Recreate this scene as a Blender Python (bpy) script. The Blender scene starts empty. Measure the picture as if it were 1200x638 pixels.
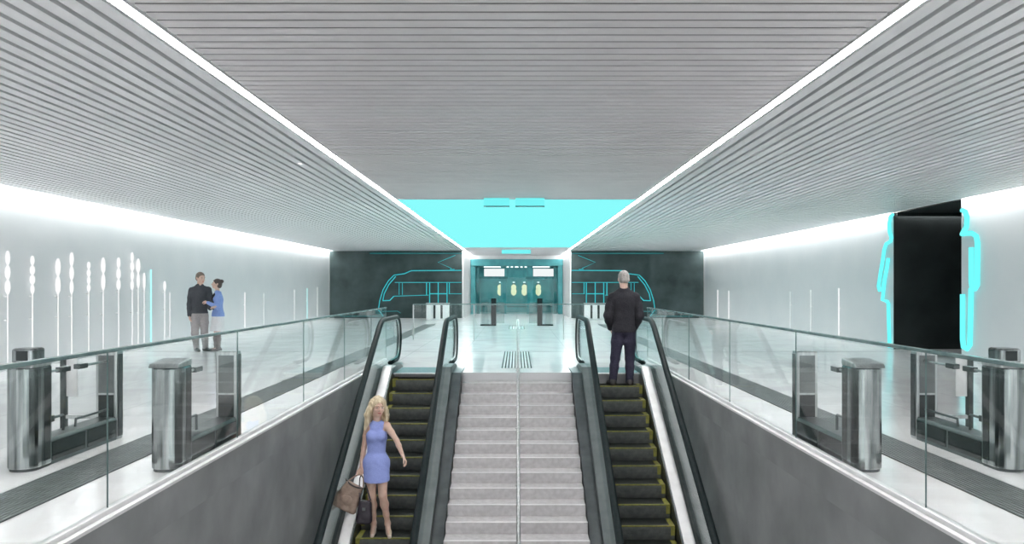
import bpy, math, random
import numpy as np
from mathutils import Vector
random.seed(4)
SC = bpy.context.scene
COL = SC.collection
F_PX, CX, CY, CAMZ = 900.0, 605.5, 337.0, 1.5

def WX(px, D): return (px - CX) * D / F_PX
def WZ(py, D): return CAMZ - (py - CY) * D / F_PX

# ------------------------------------------------------------------ materials
MATS = {}
def nodes_of(name):
    m = bpy.data.materials.new(name); m.use_nodes = True
    nt = m.node_tree
    for n in list(nt.nodes): nt.nodes.remove(n)
    out = nt.nodes.new('ShaderNodeOutputMaterial')
    MATS[name] = m
    return m, nt, out

def pbr(name, c1, c2=None, rough=.5, metal=0., scale=8., detail=4., bump=0., spec=.5, stretch=None, ramp=(.35, .65), coat=0.):
    """principled surface, colour wandering between c1 and c2 by noise"""
    m, nt, out = nodes_of(name)
    b = nt.nodes.new('ShaderNodeBsdfPrincipled')
    b.inputs['Roughness'].default_value = rough
    b.inputs['Metallic'].default_value = metal
    b.inputs['Specular IOR Level'].default_value = spec
    b.inputs['Coat Weight'].default_value = coat
    tc = nt.nodes.new('ShaderNodeTexCoord')
    mp = nt.nodes.new('ShaderNodeMapping')
    if stretch: mp.inputs['Scale'].default_value = stretch
    nz = nt.nodes.new('ShaderNodeTexNoise')
    nz.inputs['Scale'].default_value = scale; nz.inputs['Detail'].default_value = detail
    nt.links.new(tc.outputs['Object'], mp.inputs['Vector'])
    nt.links.new(mp.outputs['Vector'], nz.inputs['Vector'])
    rp = nt.nodes.new('ShaderNodeValToRGB')
    c2 = c2 or tuple(v * .9 for v in c1)
    rp.color_ramp.elements[0].position = ramp[0]; rp.color_ramp.elements[0].color = (*c1, 1)
    rp.color_ramp.elements[1].position = ramp[1]; rp.color_ramp.elements[1].color = (*c2, 1)
    nt.links.new(nz.outputs['Fac'], rp.inputs['Fac'])
    nt.links.new(rp.outputs['Color'], b.inputs['Base Color'])
    if bump:
        bp = nt.nodes.new('ShaderNodeBump'); bp.inputs['Strength'].default_value = bump
        bp.inputs['Distance'].default_value = .01
        nt.links.new(nz.outputs['Fac'], bp.inputs['Height'])
        nt.links.new(bp.outputs['Normal'], b.inputs['Normal'])
    nt.links.new(b.outputs[0], out.inputs['Surface'])
    return m

def emit(name, c, s):
    m, nt, out = nodes_of(name)
    e = nt.nodes.new('ShaderNodeEmission'); e.inputs['Color'].default_value = (*c, 1); e.inputs['Strength'].default_value = s
    nt.links.new(e.outputs[0], out.inputs['Surface'])
    return m

def thin_glass(name, tint=(.965, .985, .98), gloss=(1, 1, 1), ior=1.45, rough=.02):
    m, nt, out = nodes_of(name)
    t = nt.nodes.new('ShaderNodeBsdfTransparent'); t.inputs['Color'].default_value = (*tint, 1)
    g = nt.nodes.new('ShaderNodeBsdfGlossy'); g.inputs['Roughness'].default_value = rough; g.inputs['Color'].default_value = (*gloss, 1)
    lw = nt.nodes.new('ShaderNodeLayerWeight'); lw.inputs['Blend'].default_value = .5
    pw = nt.nodes.new('ShaderNodeMath'); pw.operation = 'POWER'; pw.inputs[1].default_value = 5
    f = nt.nodes.new('ShaderNodeMath'); f.operation = 'MULTIPLY_ADD'; f.inputs[1].default_value = .5; f.inputs[2].default_value = ((ior - 1) / (ior + 1)) ** 2 * .6
    nt.links.new(lw.outputs['Facing'], pw.inputs[0]); nt.links.new(pw.outputs[0], f.inputs[0])
    mx = nt.nodes.new('ShaderNodeMixShader')
    nt.links.new(f.outputs[0], mx.inputs[0]); nt.links.new(t.outputs[0], mx.inputs[1]); nt.links.new(g.outputs[0], mx.inputs[2])
    nt.links.new(mx.outputs[0], out.inputs['Surface'])
    return m

def floor_material():
    m, nt, out = nodes_of('polished_floor')
    b = nt.nodes.new('ShaderNodeBsdfPrincipled'); b.inputs['Roughness'].default_value = .16
    tc = nt.nodes.new('ShaderNodeTexCoord')
    nz = nt.nodes.new('ShaderNodeTexNoise'); nz.inputs['Scale'].default_value = .9; nz.inputs['Detail'].default_value = 8; nz.inputs['Distortion'].default_value = 1.2
    br = nt.nodes.new('ShaderNodeTexBrick'); br.offset = 0.0
    br.inputs['Scale'].default_value = 1; br.inputs['Brick Width'].default_value = 1.2; br.inputs['Row Height'].default_value = 2.25
    br.inputs['Mortar Size'].default_value = .006
    rp = nt.nodes.new('ShaderNodeValToRGB')
    rp.color_ramp.elements[0].position = .3; rp.color_ramp.elements[0].color = (.74, .71, .72, 1)
    rp.color_ramp.elements[1].position = .65; rp.color_ramp.elements[1].color = (.86, .845, .85, 1)
    mx = nt.nodes.new('ShaderNodeMix'); mx.data_type = 'RGBA'
    nt.links.new(tc.outputs['Object'], nz.inputs['Vector']); nt.links.new(tc.outputs['Object'], br.inputs['Vector'])
    nt.links.new(nz.outputs['Fac'], rp.inputs['Fac'])
    nt.links.new(br.outputs['Fac'], mx.inputs[0])
    nt.links.new(rp.outputs['Color'], mx.inputs[6]); mx.inputs[7].default_value = (.55, .56, .57, 1)
    nt.links.new(mx.outputs[2], b.inputs['Base Color'])
    nt.links.new(b.outputs[0], out.inputs['Surface'])
    return m

floor_m = floor_material()
wall_m = pbr('wall_plaster', (.74, .765, .77), (.70, .73, .74), rough=.45, scale=.8, detail=6)
slat_m = pbr('ceiling_slat_paint', (.80, .785, .79), (.76, .745, .75), rough=.45, scale=2)
slat_side_m = pbr('ceiling_slat_silver', (.89, .905, .91), (.86, .875, .88), rough=.4, scale=2)
slat_web_m = pbr('shaded_slat_side', (.27, .275, .28), rough=.6)  # slat sides greyed so the gap shade sits in the colour
slat_back_m = pbr('ceiling_void', (.13, .135, .14), rough=.8)
plain_ceiling_m = pbr('white_ceiling_board', (.78, .76, .77), rough=.6, scale=1)
white_m = pbr('white_paint', (.82, .82, .82), rough=.5, scale=2)
concrete_m = pbr('grey_concrete', (.18, .187, .19), (.29, .295, .30), rough=.55, scale=1.6, detail=10, bump=.15, ramp=(.3, .7))
stone_m = pbr('dark_slate', (.015, .032, .032), (.060, .090, .090), rough=.5, spec=.3, scale=.9, detail=12, ramp=(.32, .7))
black_stone_m = pbr('black_stone', (.012, .018, .018), (.028, .036, .036), rough=.5, scale=1.5, detail=10)
stair_m = pbr('pale_granite_stair', (.47, .457, .462), (.57, .556, .562), rough=.5, scale=14, detail=6)
stair_edge_m = pbr('stair_nosing', (.78, .77, .775), rough=.4)
steel_m = pbr('brushed_steel', (.50, .52, .52), (.36, .38, .38), rough=.28, metal=1, scale=3, stretch=(12, 12, .6))
chrome_m = pbr('polished_steel', (.40, .43, .43), (.10, .12, .12), rough=.16, metal=1, scale=2.2, stretch=(6, 6, .35), ramp=(.42, .62))  # dark vertical bands put dark reflections into the steel colour
dark_steel_m = pbr('dark_steel', (.10, .115, .115), (.06, .07, .07), rough=.3, metal=.7, scale=4)
beam_m = pbr('dark_beam_steel', (.12, .14, .14), (.08, .095, .095), rough=.38, metal=.8, scale=3)
black_glass_m = pbr('black_gloss_panel', (.012, .018, .018), (.02, .028, .028), rough=.08, scale=4)
rubber_m = pbr('black_rubber', (.006, .012, .013), (.010, .017, .018), rough=.55, scale=20, spec=.14)
tread_m = pbr('step_tread_metal', (.012, .016, .014), (.02, .024, .021), rough=.5, metal=.2, scale=30)  # near-black colour holds the shadow between the tread ribs
riser_m = pbr('step_riser_metal', (.12, .13, .125), (.075, .083, .08), rough=.55, metal=.2, scale=12)  # greyer than the tread, its reflected light kept in the colour
yellow_m = pbr('yellow_edge_paint', (.22, .21, .03), (.13, .13, .025), rough=.6, scale=25)
skirt_white_m = pbr('pale_skirt_metal', (.78, .78, .78), (.68, .68, .68), rough=.35, scale=5)
deck_m = pbr('grey_deck_metal', (.17, .185, .185), (.13, .145, .145), rough=.45, metal=.4, scale=5)
clad_m = pbr('dark_cladding', (.085, .098, .10), (.13, .14, .145), rough=.35, metal=.4, scale=4)
grate_m = pbr('grating_bars', (.30, .325, .325), (.24, .26, .26), rough=.4, metal=.6, scale=10)
grate_pit_m = pbr('grating_pit', (.03, .036, .036), rough=.8)
teal_m = pbr('teal_metal', (.07, .33, .35), (.05, .26, .28), rough=.35, metal=.2, scale=3)
teal_dark_m = pbr('dark_teal_metal', (.02, .14, .155), (.03, .18, .19), rough=.35, metal=.3, scale=3)
joint_m = pbr('grey_joint', (.25, .255, .26), rough=.5)
glass_m = thin_glass('clear_glass')
esc_glass_m = thin_glass('escalator_glass', tint=(.80, .84, .84), ior=1.6)
teal_glass_m = thin_glass('teal_glass', tint=(.78, .95, .95), ior=1.5)
edge_glass_m = pbr('green_glass_edge', (.10, .16, .16), (.18, .26, .25), rough=.12, scale=6)
strip_e = emit('strip_light', (1, .985, .98), 62)
wash_e = emit('wall_wash_light', (1, 1, 1), 34)
cyan_e = emit('luminous_cyan', (.26, 1.0, 1.0), .80)
neon_e = emit('cyan_neon', (.15, .88, .89), 1.0)
neon_dim_e = emit('cyan_neon_dim', (.045, .55, .60), .75)
neon_faint_e = emit('cyan_neon_faint', (.03, .30, .32), .7)
wl_e = emit('white_glow', (1, 1, 1), .82)
wl_soft_e = emit('white_glow_soft', (.88, .95, .95), .66)
wl_cyan_e = emit('pale_cyan_glow', (.45, .92, .92), 1.0)
sign_e = emit('sign_cyan', (.20, .96, .97), .78)
lamp_e = emit('warm_lamp', (1.0, .80, .52), .95)
panel_e = emit('lit_panel', (.9, .95, .95), .8)
spot_e = emit('downlight_glow', (1, 1, 1), 4)

# ------------------------------------------------------------------ mesh building
class MB:
    def __init__(s): s.v = []; s.f = []; s.mi = []
    def box(s, x0, x1, y0, y1, z0, z1, mi=0):
        if x0 > x1: x0, x1 = x1, x0
        if y0 > y1: y0, y1 = y1, y0
        if z0 > z1: z0, z1 = z1, z0
        n = len(s.v)
        s.v += [(x0, y0, z0), (x1, y0, z0), (x1, y1, z0), (x0, y1, z0), (x0, y0, z1), (x1, y0, z1), (x1, y1, z1), (x0, y1, z1)]
        for q in ((0, 3, 2, 1), (4, 5, 6, 7), (0, 1, 5, 4), (1, 2, 6, 5), (2, 3, 7, 6), (3, 0, 4, 7)):
            s.f.append(tuple(n + i for i in q)); s.mi.append(mi)
        return s
    def prism_x(s, prof, x0, x1, mi=0):
        """closed profile of (y, z) points extruded from x0 to x1"""
        if x0 > x1: x0, x1 = x1, x0
        n = len(s.v); k = len(prof)
        a = sum(prof[i][0] * prof[(i + 1) % k][1] - prof[(i + 1) % k][0] * prof[i][1] for i in range(k))
        if a < 0: prof = prof[::-1]
        s.v += [(x0, y, z) for y, z in prof] + [(x1, y, z) for y, z in prof]
        s.f.append(tuple(n + i for i in reversed(range(k)))); s.mi.append(mi)
        s.f.append(tuple(n + k + i for i in range(k))); s.mi.append(mi)
        for i in range(k):
            j = (i + 1) % k
            s.f.append((n + i, n + j, n + k + j, n + k + i)); s.mi.append(mi)
        return s
    def prism_z(s, prof, z0, z1, mi=0):
        n = len(s.v); k = len(prof)
        a = sum(prof[i][0] * prof[(i + 1) % k][1] - prof[(i + 1) % k][0] * prof[i][1] for i in range(k))
        if a < 0: prof = prof[::-1]
        s.v += [(x, y, z0) for x, y in prof] + [(x, y, z1) for x, y in prof]
        s.f.append(tuple(n + i for i in reversed(range(k)))); s.mi.append(mi)
        s.f.append(tuple(n + k + i for i in range(k))); s.mi.append(mi)
        for i in range(k):
            j = (i + 1) % k
            s.f.append((n + i, n + j, n + k + j, n + k + i)); s.mi.append(mi)
        return s
    def tube(s, pts, r, n=8, mi=0, closed=False, sx=1.0):
        P = [Vector(p) for p in pts]; m = len(P)
        rr = r if isinstance(r, (list, tuple)) else [r] * m
        base = len(s.v); prev = None
        for i, p in enumerate(P):
            if closed: t = (P[(i + 1) % m] - P[i - 1])
            else: t = (P[min(i + 1, m - 1)] - P[max(i - 1, 0)])
            t.normalize()
            if prev is None:
                u = Vector((1, 0, 0)) if abs(t.x) < .8 else Vector((0, 0, 1))
            else: u = prev
            u = (u - t * u.dot(t)).normalized(); w = t.cross(u); prev = u
            for k in range(n):
                a = 2 * math.pi * k / n
                s.v.append(tuple(p + (u * math.cos(a) * sx + w * math.sin(a)) * rr[i]))
        for i in range(m if closed else m - 1):
            for k in range(n):
                a, b = base + i * n + k, base + i * n + (k + 1) % n
                c, d = base + ((i + 1) % m) * n + (k + 1) % n, base + ((i + 1) % m) * n + k
                s.f.append((a, b, c, d)); s.mi.append(mi)
        if not closed:
            s.f.append(tuple(base + k for k in reversed(range(n)))); s.mi.append(mi)
            s.f.append(tuple(base + (m - 1) * n + k for k in range(n))); s.mi.append(mi)
        return s
    def lathe(s, x, y, prof, n=12, mi=0):
        s.tube([(x, y, z) for r, z in prof], [r for r, z in prof], n, mi); return s
    def build(s, name, mats, parent=None, smooth=False, bevel=0., origin=None):
        if not isinstance(mats, (list, tuple)): mats = [mats]
        V = np.array(s.v, dtype=np.float64)
        if parent is not None: o = np.array(WORLD[parent.name])
        elif origin is not None: o = np.array(origin)
        else:
            lo, hi = V.min(0), V.max(0); o = np.array([(lo[0] + hi[0]) / 2, (lo[1] + hi[1]) / 2, lo[2]])
        me = bpy.data.meshes.new(name)
        me.from_pydata([tuple(p) for p in V - o], [], s.f)
        for m in mats: me.materials.append(m)
        if len(mats) > 1: me.polygons.foreach_set('material_index', s.mi)
        if smooth: me.polygons.foreach_set('use_smooth', [True] * len(s.f))
        me.update()
        ob = bpy.data.objects.new(name, me); COL.objects.link(ob)
        if parent is not None: ob.parent = parent
        else: ob.location = o
        WORLD[ob.name] = tuple(o)
        if bevel:
            b = ob.modifiers.new('bevel', 'BEVEL'); b.width = bevel; b.segments = 2; b.limit_method = 'ANGLE'
        return ob
WORLD = {}

def thing(name, loc, label, cat, group=None):
    o = bpy.data.objects.new(name, None); COL.objects.link(o); o.location = loc
    o.empty_display_size = .1
    WORLD[o.name] = tuple(loc)
    return tag(o, label, cat, group)
def tag(o, label, cat, group=None):
    o['label'] = label; o['category'] = cat
    if group: o['group'] = group
    return o
def struct(o, label=None, cat=None):
    o['kind'] = 'structure'
    if label: o['label'] = label; o['category'] = cat
    return o

# ------------------------------------------------------------------ dimensions
HW = 9.15          # half width of the hall
CH = 3.30          # ceiling height
YB, YE = -3.0, 37.5
EDGE = 2.64        # edge of the stairwell
YT = 13.5          # head of the stairs
ZL = -4.0          # lower landing
RW, YR = 2.6, 46.0 # recess half width, its end
CY0, CY1 = 15.8, 18.65   # corridor opening in the right wall

# ------------------------------------------------------------------ room shell
b = MB()
b.box(-HW, -EDGE, YB, YT, -.3, 0); b.box(EDGE, HW, YB, YT, -.3, 0)
b.box(-HW, HW, YT, YE, -.3, 0); b.box(-RW, RW, YE, YR + .6, -.3, 0)
b.box(HW, 13.5, CY0, CY1, -.3, 0)
struct(b.build('floor', floor_m, origin=(0, 0, 0)), 'polished pale stone floor of the upper hall', 'floor')
struct(MB().box(-EDGE - .3, EDGE + .3, YB, YT + .3, ZL - .2, ZL).build('floor_lower', stair_m), 'lower landing below the escalators', 'floor')
struct(MB().box(-HW - .2, -HW, YB, YE + .2, -.3, CH + .35).build('wall_left', wall_m), 'pale plaster wall with beaded lights', 'wall')
b = MB(); b.box(HW, HW + .2, YB, CY0, -.3, CH + .35); b.box(HW, HW + .2, CY1, YE + .2, -.3, CH + .35)
struct(b.build('wall_right', wall_m), 'pale plaster wall with the dark corridor opening', 'wall')
b = MB(); b.box(-HW, -RW, YE, YE + .2, 0, CH + .35); b.box(RW, HW, YE, YE + .2, 0, CH + .35)
struct(b.build('wall_back', white_m), 'end wall behind the dark mural panels', 'wall')
struct(MB().box(-RW - .2, -RW, YE + .2, YR + .6, 0, CH + .35).build('wall_recess_left', white_m), 'white return wall beside the teal entrance', 'wall')
struct(MB().box(RW, RW + .2, YE + .2, YR + .6, 0, CH + .35).build('wall_recess_right', white_m), 'white return wall beside the teal entrance', 'wall')
for s, nm in ((-1, 'left'), (1, 'right')):
    struct(MB().box(s * EDGE, s * (EDGE + .25), YB, YT + .3, ZL, -.3).build('wall_stairwell_' + nm, concrete_m), 'grey concrete wall of the stairwell', 'wall')
    b = MB(); b.box(s * (EDGE - .012), s * EDGE, YB, YT, -.30, -.0)
    struct(b.build('trim_' + ('1' if s < 0 else '2'), concrete_m), 'concrete face of the floor edge', 'trim')
    b = MB(); b.box(s * (EDGE - .03), s * (EDGE + .012), YB, YT - .02, 0.0, .022)
    struct(b.build('trim_' + ('3' if s < 0 else '4'), stair_edge_m), 'pale edging strip along the stairwell', 'trim')
struct(MB().box(-EDGE, EDGE, YT + .01, YT + .2, ZL, -.31).build('wall_stairwell_back', concrete_m), 'wall under the landing', 'wall')
struct(MB().box(-HW, -.36, 17.96, 18.02, 0, .003).box(.36, HW, 17.96, 18.02, 0, .003).build('trim_5', joint_m), 'dark joint line across the floor', 'trim')
# corridor on the right
b = MB(); b.box(HW + .2, 13.5, CY1, CY1 + .2, 0, CH + .1); b.box(HW, HW + .2, CY1 - .015, CY1, 0, CH)
struct(b.build('wall_corridor_far', black_stone_m), 'black stone wall of the side corridor', 'wall')
struct(MB().box(HW + .2, 13.5, CY0 - .2, CY0, 0, CH + .1).box(13.5, 13.7, CY0 - .2, CY1 + .2, 0, CH + .1).build('wall_corridor_near', black_stone_m), 'near wall of the side corridor', 'wall')
struct(MB().box(HW + .0, 13.5, CY0, CY1 - .015, CH, CH + .1).build('ceiling_corridor', black_stone_m), 'black ceiling of the side corridor', 'ceiling')

t = thing('corridor_light', (11.3, CY1 - .1, CH), 'dim light line along the top of the black corridor wall', 'ceiling light')
MB().box(HW + .1, 13.4, CY1 - .09, CY1 - .03, CH - .012, CH + .002).build('diffuser', emit('corridor_glow', (1, 1, 1), 14), t)
MB().box(HW + .02, 13.4, CY1 - .14, CY1 - .12, CH - .085, CH + .002).build('fascia', black_stone_m, t)
# ceilings ---------------------------------------------------------
CI = 2.46          # inner edge of the light strip
CO = 2.57
YC1, YC2 = 15.6, 34.6
struct(MB().box(-HW - .2, HW + .2, YB, YE + .2, CH + .35, CH + .5).build('ceiling', slat_back_m), 'dark ceiling void above the slats', 'ceiling')
for s, nm in ((-1, 'left'), (1, 'right')):
    b = MB(); x = CO + .03; p = .165
    b.box(s * (CO), s * (HW - .16), YB, YE, CH + .075, CH + .10, 1)
    while x + .10 < HW - .16:
        b.box(s * x, s * (x + .114), YB, YE, CH, CH + .010); b.box(s * (x + .004), s * (x + .110), YB, YE, CH + .010, CH + .055, 0)
        x += p
    b.box(s * (HW - .17), s * (HW - .155), YB, YE, CH - .01, CH + .3)
    struct(b.build('ceiling_' + nm, [slat_side_m, slat_back_m, slat_web_m]), 'silver slatted ceiling running along the hall', 'ceiling')
b = MB(); b.box(-CI + .02, CI - .02, YB, YC1 + .0, CH + .12, CH + .14, 1)
y = YB
while y + .1 < YC1:
    b.box(-CI + .02, CI - .02, y, y + .104, CH, CH + .010); b.box(-CI + .02, CI - .02, y + .004, y + .10, CH + .010, CH + .07, 2); y += .152
struct(b.build('ceiling_centre', [slat_m, slat_back_m, slat_web_m]), 'grey slatted ceiling running across the hall', 'ceiling')
b = MB(); b.box(-CI + .02, CI - .02, YC2, YE + .2, CH, CH + .08); b.box(-RW, RW, YE + .2, YR + .6, CH, CH + .08)
struct(b.build('ceiling_recess', plain_ceiling_m), 'plain white ceiling before the entrance', 'ceiling')

t = thing('luminous_ceiling', (0, (YC1 + YC2) / 2, CH), 'large glowing cyan ceiling panel between the two white light strips', 'ceiling light')
MB().box(-CI + .02, CI - .02, YC1 + .03, YC2 - .03, CH + .0, CH + .03).build('diffuser', cyan_e, t)
MB().box(-CI, CI, YC1, YC1 + .03, CH - .01, CH + .06).box(-CI, CI, YC2 - .03, YC2, CH - .01, CH + .06).build('frame', white_m, t)
for s, nm in ((-1, 'left'), (1, 'right')):
    t = thing('light_strip', (s * (CI + CO) / 2, 17, CH), f'long white ceiling light strip on the {nm} side of the cyan panel', 'ceiling light', 'white light strips in the ceiling')
    MB().box(s * (CI + .012), s * (CO - .012), YB, YE, CH + .012, CH + .03).build('diffuser', strip_e, t)
    MB().box(s * CI, s * (CI + .012), YB, YE, CH - .004, CH + .06).box(s * (CO - .012), s * CO, YB, YE, CH - .004, CH + .06).build('channel', white_m, t)
    t = thing('wall_washer_light', (s * (HW - .08), 17, CH + .1), 'recessed white light line along the top of the ' + ('wall with beaded lights' if s < 0 else 'wall with the dark corridor opening'), 'ceiling light', 'wall washing light lines')
    segs = [(YB, YE)] if s < 0 else [(YB, CY0 - .02), (CY1 + .02, YE)]
    b = MB()
    for a, c in segs: b.box(s * (HW - .145), s * (HW - .015), a, c, CH + .12, CH + .14)
    b.build('diffuser', wash_e, t)
b = thing('downlight', (-3.13, 11.1, CH), 'tiny round downlight shining between the ceiling slats', 'ceiling light')
MB().lathe(-3.13, 11.1, [(.035, CH - .012), (.04, CH + .004)], 16).build('housing', white_m, b)
MB().lathe(-3.13, 11.1, [(.026, CH - .016), (.026, CH - .012)], 16).build('lens', spot_e, b)

# hanging sign housings near the cyan panel
for x0, x1, lab in ((567, 597, 'slim cyan sign housing hung at the front edge of the cyan panel, the narrower one'), (604, 638, 'slim cyan sign housing hung at the front edge of the cyan panel, the wider one')):
    D = 15.5; a, c = WX(x0, D), WX(x1, D)
    t = thing('hanging_sign', ((a + c) / 2, D, CH), lab, 'sign', 'slim hanging signs')
    MB().box(a, c, D - .03, D + .03, CH - .155, CH).build('housing', sign_e, t)
    MB().box(a, c, D - .033, D + .033, CH - .175, CH - .155).build('lower_edge', teal_m, t)
D = 36.4; t = thing('hanging_sign', (0, D, CH), 'small pale cyan sign under the white ceiling before the entrance', 'sign')
MB().box(WX(588, D), WX(622, D), D - .04, D + .04, WZ(297.5, D), WZ(293, D)).build('housing', sign_e, t)
for px in (591, 619): MB().box(WX(px, D) - .03, WX(px, D) + .03, D - .01, D + .01, WZ(293, D), CH).build('hanger', steel_m, t)

# ------------------------------------------------------------------ dark mural panels and neon trams
for s, nm in ((-1, 'left'), (1, 'right')):
    o = MB().box(s * (RW + .06), s * (HW - .03), YE - .06, YE - .002, .0, CH - .03).build('mural_panel', stone_m, bevel=.008)
    tag(o, f'dark slate panel on the end wall, on the {nm} of the teal entrance', 'wall panel', 'dark slate panels on the end wall')
    D = YE - .085
    def pt(cx, cy):
        px, py = 380 + cx / 6.382, 285 + cy / 6.382
        return (-s * WX(px, D), D, WZ(py, D))
    t = thing('neon_tram', (pt(720, 0)[0], D, 0.0), 'cyan neon outline of a tram ' + ('facing the wall with beaded lights' if s < 0 else 'behind the man on the escalator'), 'neon sign', 'neon trams on the slate panels')
    def line(nm2, paths, r, m):
        b = MB()
        for p in paths: b.tube([pt(*q) for q in p], r, 6)
        b.build(nm2, m, t)
    line('body_outline', [[(442, 548), (405, 500), (415, 430), (440, 350), (480, 282), (522, 240), (600, 230), (650, 207), (1026, 205)]], .022, neon_dim_e)
    line('windscreen', [[(438, 432), (448, 380), (482, 312), (534, 250)], [(438, 432), (490, 430), (520, 398)]], .024, neon_dim_e)
    line('window_outline', [[(528, 295), (1026, 295)], [(520, 398), (780, 390)], [(930, 380), (1026, 380)], [(560, 300), (560, 388)], [(584, 300), (584, 388)]], .014, neon_dim_e)
    line('door_outline', [[(788, 295), (788, 520)], [(852, 295), (852, 520)], [(918, 295), (918, 460)], [(788, 380), (918, 380)], [(935, 295), (935, 380)], [(765, 295), (765, 390)]], .024, neon_dim_e)
    line('pantograph', [[(980, 92), (850, 145), (952, 190)], [(940, 197), (975, 197)]], .014, neon_dim_e)
    line('undercarriage', [[(430, 512), (548, 510), (570, 525)], [(120, 548), (442, 548)], [(400, 528), (440, 545)]], .014, neon_faint_e)
    line('reflex_line', [[(340, 78), (1026, 78)]], .016, neon_faint_e)  # light reflex along the panel top, drawn as a glowing tube

# ------------------------------------------------------------------ teal entrance at the end of the recess
D = 43.2
t = thing('entrance_portal', (0, D, 0), 'teal glazed entrance vestibule at the far end of the hall', 'entrance')
zt, zb = WZ(304, D), WZ(312, D)
MB().box(-RW + .005, RW - .005, D - .12, D + .3, zb, zt).build('canopy', teal_m, t, bevel=.02)
MB().box(-RW + .005, RW - .005, D - .05, D + .25, zt, CH - .002).build('canopy_top', white_m, t)
for s in (-1, 1):
    MB().box(s * (RW - .01), s * (RW - .28), D, D + .2, 0, zb).build('frame_post', teal_m, t, bevel=.01)
    MB().box(s * (RW - .32), s * (RW - .5), D + .4, D + .6, 0, zb).build('inner_post', teal_dark_m, t, bevel=.01)
    a, c = (WX(567, D), WX(591, D)) if s < 0 else (WX(625, D), WX(649, D))
    MB().box(a, c, D + .35, D + .42, WZ(324, D), WZ(315, D)).build('lit_panel', panel_e, t)
    MB().box(WX(605.5 + s * 12, D), WX(605.5 + s * 19, D), D + .5, D + .9, 0, zb).build('column', teal_m, t, bevel=.01)
    for k in (0, 1):
        x0 = WX(605.5 + s * (2 + 5 * k), D); x1 = WX(605.5 + s * (4.4 + 5 * k), D)
        MB().box(x0, x1, D + .6, D + .7, WZ(326, D), zb).build('mullion', teal_m, t)
    MB().box(s * .02, s * (RW - .3), D + .30, D + .32, 0, WZ(325, D)).build('glass_leaf', teal_glass_m, t)
    MB().box(s * .5, s * (RW - .3), D + .28, D + .34, WZ(327, D), WZ(324.4, D)).build('transom', teal_dark_m, t)
MB().box(-RW + .005, RW - .005, YR + .3, YR + .4, 0, zb).build('rear_wall', teal_m, t)
MB().box(-RW + .005, RW - .005, D + .3, YR + .4, zb, zb + .06).build('soffit', teal_dark_m, t)
MB().box(-1.9, 1.9, D + 1.0, D + 2.3, zb - .03, zb - .005).build('soffit_fill', emit('soffit_fill', (.85, 1, 1), 2.0), t)  # glowing panel added to brighten the vestibule interior
MB().box(-RW + .3, RW - .3, D + 1.0, D + 1.05, WZ(361, D), WZ(359, D)).build('guard_rail', teal_dark_m, t)
for i, px in enumerate((586, 602, 614.5, 631)):
    Dl = 45.9; x = WX(px, Dl)
    lab = ('outermost on the beaded light wall side', 'second of the four from the beaded light wall', 'third of the four from the beaded light wall', 'outermost on the corridor side')[i]
    w = thing('amber_wall_lamp', (x, Dl, 1.1), 'amber wall lamp inside the teal entrance, ' + lab, 'lamp', 'amber lamps in the entrance')
    MB().box(x - .1, x + .1, Dl + .36, Dl + .40, 1.05, 1.75).build('backplate', teal_dark_m, w)
    MB().lathe(x, Dl + .22, [(.03, 1.0), (.15, 1.1), (.17, 1.3), (.13, 1.4), (.16, 1.5), (.13, 1.62), (.03, 1.68)], 14).build('shade', lamp_e, w, smooth=True)
    MB().lathe(x, Dl + .22, [(.06, 1.76), (.075, 1.8), (.06, 1.84)], 12).build('spot_bulb', wl_e, w, smooth=True)
    MB().tube([(x, Dl + .38, 1.72), (x, Dl + .22, 1.72), (x, Dl + .22, 1.66)], .012, 6).tube([(x, Dl + .22, 1.72), (x, Dl + .22, 1.77)], .012, 6).build('bracket', dark_steel_m, w)

for s in (-1, 1):
    t = thing('recess_wash_light', (s * (RW - .06), 40.4, CH), 'white light line above the return wall ' + ('nearer the beaded lights' if s < 0 else 'nearer the corridor'), 'ceiling light', 'light lines in the entrance recess')
    MB().box(s * (RW - .10), s * (RW - .02), YE + .3, 43.0, CH - .022, CH + .003).build('diffuser', emit('recess_glow_%d' % s, (1, 1, 1), 24), t)
# far gates ---------------------------------------------------------
for s in (-1, 1):
    D = 30.0; x = s * .9
    side = 'nearer the beaded light wall' if s < 0 else 'nearer the corridor wall'
    t = thing('barrier_gate', (x, D, 0), f'black slim barrier gate in front of the teal entrance, {side}', 'gate', 'slim barrier gates before the entrance')
    MB().box(x - .10, x + .10, D - .12, D + .12, 0, 1.07).build('post', rubber_m, t, bevel=.02)
    MB().box(x + s * .1, x + s * .52, D - .09, D + .09, 0, .06).build('foot', rubber_m, t, bevel=.01)
    MB().box(x + s * .1, x + s * .5, D - .008, D + .008, .06, .92).build('side_glass', esc_glass_m, t)
    MB().box(x - s * .1, x - s * .42, D - .008, D + .008, .1, .92).build('flap', esc_glass_m, t)
    D = 35.4; a, c = WX(605.5 + s * 80, D), WX(605.5 + s * 106, D)
    t = thing('gate_cabinet', ((a + c) / 2, D, 0), 'pale grey gate cabinet before the slate panel ' + ('on the beaded light wall side' if s < 0 else 'behind the escalator newel on the corridor side'), 'gate', 'pale gate cabinets')
    MB().box(a, c, D, D + .5, 0, .74).build('body', white_m, t, bevel=.02)
    for k in (.30, .62):
        xx = a + (c - a) * k
        MB().prism_x([(D - .012, .06), (D - .001, .06), (D - .001, .68), (D - .012, .68)], xx - .06, xx + .04).build('dark_slot', black_glass_m, t)
    MB().box(min(a, c) - .02, max(a, c) + .02, D - .03, D + .53, .74, .77).build('top', steel_m, t, bevel=.008)

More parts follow.
